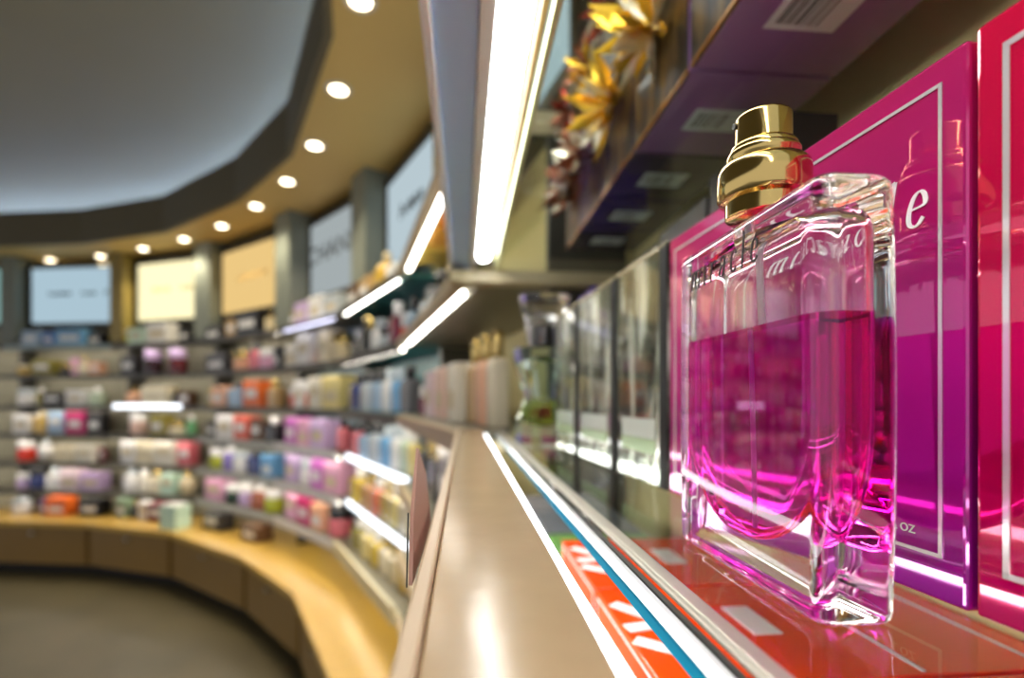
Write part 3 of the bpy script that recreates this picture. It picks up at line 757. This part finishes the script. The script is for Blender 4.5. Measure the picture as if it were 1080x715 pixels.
# violet box and tall black cartons standing behind the row
def fl_carton(a0, a1, b0, b1, zb, H, mat, label, name='perfume_carton', group=None):
    c = FL((a0 + a1) / 2, (b0 + b1) / 2, zb + .0007)
    t = thing(name, label, 'carton', c, FROT, group)
    bm = nb(); box(bm, -(a1 - a0) / 2, (a1 - a0) / 2, -(b1 - b0) / 2, (b1 - b0) / 2, 0, H, .0006, 2); obj('carton_body', bm, mat, t)
    return t, a1 - a0, b1 - b0
t, w, d = fl_carton(.615, .69, .165, .235, -.05, .188, pmat('violet foil card', (66, 42, 150), .25, coat=.5), 'deep violet carton rising behind the silvery cartons')
bm = nb(); box(bm, -w / 2 + .004, w / 2 - .004, -d / 2 - .0005, -d / 2 - .0001, .004, .184); obj('label_panel', bm, pmat('lavender card', (150, 128, 200), .3), t)  # lavender panel paints the light caught by the carton's aisle face
M_dark = pmat('black embossed card', (34, 32, 32), .35, coat=.2)
for a0, a1, H, lb in ((.252, .335, .2, 'tall black carton with oval emblem behind the shiny magenta carton'), (.34, .425, .19, 'tall black carton behind the gold spray cap'), (.43, .515, .185, 'tall black carton behind the silvery wrapped cartons')):
    t, w, d = fl_carton(a0, a1, .176, .206, -.05, H, M_dark, lb)
    bm = nb()
    ov = [Vector((.018 * math.cos(2 * math.pi * k / 28), .012 * math.sin(2 * math.pi * k / 28) + H * .8)) for k in range(29)]
    ribbon(bm, ov, None, .002, .004, .0005, lambda x, yy, h: Vector((x, -d / 2 - .0001 - h, yy)))
    obj('oval_emblem', bm, pmat('grey emboss', (86, 82, 80), .4), t)

# hourglass shaped clear bottle
def hourglass(a, b, s, label, group=None):
    t = thing('hourglass_bottle', label, 'bottle', FL(a, b, -.0496), .2, group)
    prof = [(0, .034), (.004, .037), (.02, .034), (.042, .0265), (.055, .0235), (.066, .0255), (.088, .033), (.101, .0375), (.108, .0385), (.1115, .037), (.112, .032)]
    KEEP[0] = True
    bm = nb(); loft(bm, [rrect(r * s, r * s * .62, r * s * .42, z * s, 3) for z, r in prof])
    prof2 = [(.018, .010), (.021, .020), (.03, .022), (.045, .017), (.055, .0145), (.066, .0165), (.088, .023), (.098, .025), (.103, .016)]
    loft(bm, [rrect(r * s, r * s * .6, r * s * .4, z * s, 3) for z, r in prof2], flip=True)
    obj('glass_body', bm, gmat('greenish crystal', (.93, .99, .96), 1.5), t, False)
    lq = [(.0179, .0101), (.021, .02015), (.03, .02215), (.045, .01715), (.05, .0159)]
    bm = nb(); loft(bm, [rrect(r * s, r * s * .6, r * s * .4, z * s, 3) for z, r in lq]); obj('green_liquid', bm, gmat('pale green perfume', (.82, .86, .42), 1.36), t, True)
    KEEP[0] = False
    bm = nb(); lathe(bm, [(.0125 * s, .1139 * s), (.0138 * s, .115 * s), (.0138 * s, .137 * s), (.0130 * s, .139 * s), (.003 * s, .139 * s)], 24); obj('black_pump', bm, M_black, t, True)
    bm = nb(); KEEP[0] = True
    loft(bm, [rrect(r * s, r * s * .8, r * s * .7, z * s, 6) for z, r in ((.1124, .019), (.114, .0205), (.14, .022), (.165, .028), (.172, .0305), (.175, .030))])
    loft(bm, [rrect(r * s, r * s * .8, r * s * .7, z * s, 6) for z, r in ((.1138, .0182), (.14, .0205), (.15, .0222), (.152, .019))], flip=True)
    KEEP[0] = True
    obj('clear_cap', bm, G_clear, t, True); KEEP[0] = False
hourglass(.592, .1020, .97, 'clear hourglass bottle with black pump at the far end of glass shelf')

# small burgundy jar and squat flask behind the hourglass bottle
t = thing('cosmetic_jar', 'small burgundy jar between the hourglass bottle and silvery cartons', 'jar', FL(.715, .135, -.0495), FROT)
make_item('jar', 'burgundy', .045, .05, .045, t)

# ------------------------------------------------------------------ purple cartons on the upper glass shelf, undersides in view
def star(bm, cx, cz, R, n, y, rnd, wd):
    for k in range(n):
        a = 2 * math.pi * k / n + rnd.uniform(-.2, .2); L = R * rnd.uniform(.55, 1.0)
        d = Vector((math.cos(a), math.sin(a))); p = Vector((-d.y, d.x))
        w = L * wd * rnd.uniform(.6, 1.2)
        base = Vector((cx, cz)); xs = .40
        pts = [base + d * L * .08, base + d * L * .55 + p * w, base + d * L, base + d * L * .55 - p * w]
        pts = [Vector((cx + (q_.x - cx) * xs, q_.y)) for q_ in pts]
        v = [bm.verts.new((q_.x, y, q_.y)) for q_ in pts]; top_ = bm.verts.new((sum(q_.x for q_ in pts) / 4, y - .003, (base + d * L * .55).y))
        for i in range(4): bm.faces.new((v[i], v[(i + 1) % 4], top_))
        bm.faces.new(list(reversed(v)))
def burst(bm, c, R, n, rnd, xl):
    for k in range(n):
        d = Vector((rnd.uniform(-1, 1), -abs(rnd.uniform(.05, 1)), rnd.uniform(-1, 1))).normalized()
        L = R * rnd.uniform(.6, 1.0)
        if abs(d.x * L) > xl: L = xl / abs(d.x)
        u = d.orthogonal().normalized(); v = d.cross(u); a = rnd.uniform(0, 3.14)
        p = (u * math.cos(a) + v * math.sin(a)) * L * .13; q_ = d.cross(p).normalized() * L * .04
        m = c + d * L * .6
        vs = [bm.verts.new(x) for x in (c, m + p, c + d * L, m - p, m + q_, m - q_)]
        for i, j in ((0, 1), (1, 2), (2, 3), (3, 0)):
            bm.faces.new((vs[i], vs[j], vs[4])); bm.faces.new((vs[j], vs[i], vs[5]))
def foil_dark():
    m = smoke_mat('dark amber foil', (150, 110, 40)); 
    cr = [n for n in m.node_tree.nodes if n.type == 'VALTORGB'][0].color_ramp.elements
    cr[0].color = lin((12, 9, 9)); cr[1].color = lin((40, 28, 18)); cr[2].color = lin((112, 82, 38))
    b = m.node_tree.nodes['Principled BSDF']; b.inputs['Metallic'].default_value = .2; b.inputs['Roughness'].default_value = .42; b.inputs['Coat Weight'].default_value = .15
    return m
M_amberf = foil_dark()
M_purple = pmat('purple gloss card', (164, 124, 182), .2, coat=.6, vary=.12, scale=9)
M_goldleaf = pmat('bright gold foil', (244, 196, 56), .2, metal=.6)
M_brownf = pmat('brown bronze foil', (150, 86, 58), .22, metal=.5)
M_pale = pmat('pale champagne foil', (244, 234, 206), .18, metal=.5)
M_plumcard = pmat('dark plum card', (84, 72, 96), .25, coat=.5)
spec = [(.09, .186, M_purple, 'purple carton over the crimson carton on the upper glass shelf'), (.188, .284, M_purple, 'purple carton with price barcode above the shiny magenta carton'),
        (.286, .385, M_purple, 'wide purple carton above the gold spray cap'), (.387, .475, M_plumcard, 'dark plum carton above the silvery cartons'), (.477, .56, M_plumcard, 'dark plum carton with pale barcode above the violet carton'), (.562, .645, M_plumcard, 'last dark plum carton by the upper shelf cross bar')]
spec = [(a_ + .0008, b_ - .0008, m_, l_) for a_, b_, m_, l_ in spec]
rnd = random.Random(5)
for k, (a0, a1, mt, lb) in enumerate(spec):
    t, w, d = fl_carton(a0, a1, .140, .228, .19, .205, mt, lb, 'gift_carton', None)
    bm = nb(); box(bm, -w / 2 + .0008, w / 2 - .0008, -d / 2 - .0009, -d / 2 - .0001, .0008, .204); fr = obj('front_face', bm, M_amberf, t)
    for mat_, n, R_, cz in ((M_goldleaf if k < 4 else M_brownf, 30, .052, .062), (M_pale, 20, .048, .064), (M_goldleaf if k % 2 == 0 else pmat('red bronze foil', (150, 50, 36), .2, metal=.8), 16, .04, .15), (M_brownf, 14, .036, .155)):
        bm = nb(); burst(bm, Vector((rnd.uniform(-.004, .004), -d / 2 - .002, cz)), R_, n, rnd, w * .46); obj('foil_bow', bm, mat_, fr)
    bm = nb()
    box(bm, -w / 2 + .0002, w / 2 - .0002, -d / 2 - .0012, -d / 2 + .0012, -.0001, .0022); obj('gold_edge', bm, pmat('copper edging', (216, 150, 82), .25, metal=.8), t)
    # barcode sticker under the carton
    bm = nb(); box(bm, -.013, .013, -.022, .016, -.00025, -.00005); st = obj('barcode_sticker', bm, pmat('pale blue sticker', (232, 242, 248), .4), t)
    bm = nb(); x = -.018
    while x < .004:
        ww = rnd.choice((.0005, .0008, .0013)); box(bm, -.009, .009, x, x + ww, -.0004, -.0003); x += ww + rnd.choice((.0009, .0014, .002))
    obj('barcode_print', bm, M_black, st)

# ------------------------------------------------------------------ orange cartons on the shelf below, seen through the glass
M_orange = pmat('orange gloss card', (248, 70, 4), .25, coat=.5, vary=.05)
ol = ['orange carton under the glass shelf directly below the pink bottle', 'orange carton under the glass below the shiny magenta carton', 'orange carton under the glass below the rose pink carton', 'orange carton under the glass, last before the grey cartons']
for k in range(4):
    a0 = -.02 + .105 * k
    t, w, d = fl_carton(a0, a0 + .102, .086, .266, -.27, .158, M_orange, ol[k], 'orange_carton')
    bm = nb()
    f3 = lambda x, yy, h: Vector((x, -d / 2 - .0001 - h, yy))
    for pts in (((-.03, .05), (-.03, .128)), ((-.03, .128), (-.008, .07)), ((-.008, .07), (.014, .128)), ((.014, .128), (.014, .05))):
        ribbon(bm, [Vector(pts[0]), Vector(pts[1])], None, .007, .010, .0004, f3)
    obj('white_mark', bm, M_white, t)
    frame_lines(t, -w / 2 + .003, w / 2 - .003, .003, .155, -d / 2, .0009, M_white, 'white_border')
    bm = nb()
    for x0, x1, y0, y1 in ((-.049, .049, -.060, -.0585), (-.049, .049, .02, .0215), (-.049, .049, .0745, .076)):
        box(bm, x0, x1, y0, y1, .1581, .1584)
    obj('top_streaks', bm, M_white, t)  # white lines stand in for tube reflections and carton edges under the glass
    bm = nb(); g3 = lambda x, yy, h: Vector((x, yy, .1581 + h))
    for pts in (((-.03, -.086), (-.004, -.066)), ((-.004, -.066), (.0, -.088)), ((.012, -.088), (.03, -.064))): ribbon(bm, [Vector(pts[0]), Vector(pts[1])], None, .006, .008, .0004, g3)
    obj('white_chevron', bm, M_white, t)
    bm = nb(); box(bm, -.02, .012, -.03, -.016, .1581, .1585); obj('price_sticker', bm, M_white, t)
for k, (lb, mt) in enumerate((('green and orange patterned carton under the glass shelf', pmat('leaf green card', (92, 140, 70), .3)), ('slate grey carton under the glass near the ledge end', pmat('slate card', (92, 96, 104), .3)), ('smoke grey carton under the far end of glass shelf', pmat('smoke card', (120, 122, 116), .3)))):
    a0 = .402 + .105 * k
    t, w, d = fl_carton(a0, a0 + .1, .092, .19, -.27, .135, mt, lb, 'perfume_carton')
    bm = nb(); box(bm, -.03, .03, -d / 2 - .0005, -d / 2 - .0001, .03, .08); obj('label_panel', bm, M_orange if k == 0 else M_white, t)

# leaflet holder clipped to the outer side of the ledge
t = thing('leaflet', 'brownish pink pointed leaflet tucked against the outer side of the ledge', 'leaflet', FL(.17, -.0030, -.0480), FROT)
bm = nb()
prof = [(.040, .001), (-.030, .0), (-.035, .018), (-.017, .0303), (.020, .0150)]
a = [bm.verts.new((-x if False else x, -.0012 - z * .12, z)) for x, z in prof]; b = [bm.verts.new((x, -.0002 - z * .12, z)) for x, z in prof]
bm.faces.new(a); bm.faces.new(list(reversed(b)))
for i in range(len(prof)):
    j = (i + 1) % len(prof); bm.faces.new((a[i], b[i], b[j], a[j]))
obj('card', bm, pmat('dusty pink card', (160, 114, 98), .45), t)
bm = nb(); tube(bm, (.0405, -.0017, .0008), (.0205, -.0035, .0150), .00022, 8); obj('dark_binding', bm, M_black, t)

# ------------------------------------------------------------------ light, world, camera
w = bpy.data.worlds.new('World'); bpy.context.scene.world = w; w.use_nodes = True
w.node_tree.nodes['Background'].inputs[0].default_value = (.98, .97, 1.0, 1); w.node_tree.nodes['Background'].inputs[1].default_value = .55

cd = bpy.data.cameras.new('camera'); cam = bpy.data.objects.new('camera', cd); C.objects.link(cam)
cam.location = (0, 0, EYE); cam.rotation_euler = (math.pi / 2, 0, 0)
cd.sensor_width = 36; cd.lens = 18; cd.shift_y = (HY - 357.5) / 1080; cd.clip_start = .004; cd.clip_end = 60
cd.dof.use_dof = True; cd.dof.focus_distance = .14; cd.dof.aperture_fstop = 6.5
sc = bpy.context.scene; sc.camera = cam
sc.view_settings.view_transform = 'Standard'; sc.view_settings.look = 'None'; sc.view_settings.gamma = 1; sc.view_settings.use_curve_mapping = False
sc.view_settings.exposure = 0.62
sc.cycles.use_denoising = True
sc.cycles.max_bounces = 20; sc.cycles.transmission_bounces = 18; sc.cycles.glossy_bounces = 8; sc.cycles.diffuse_bounces = 4
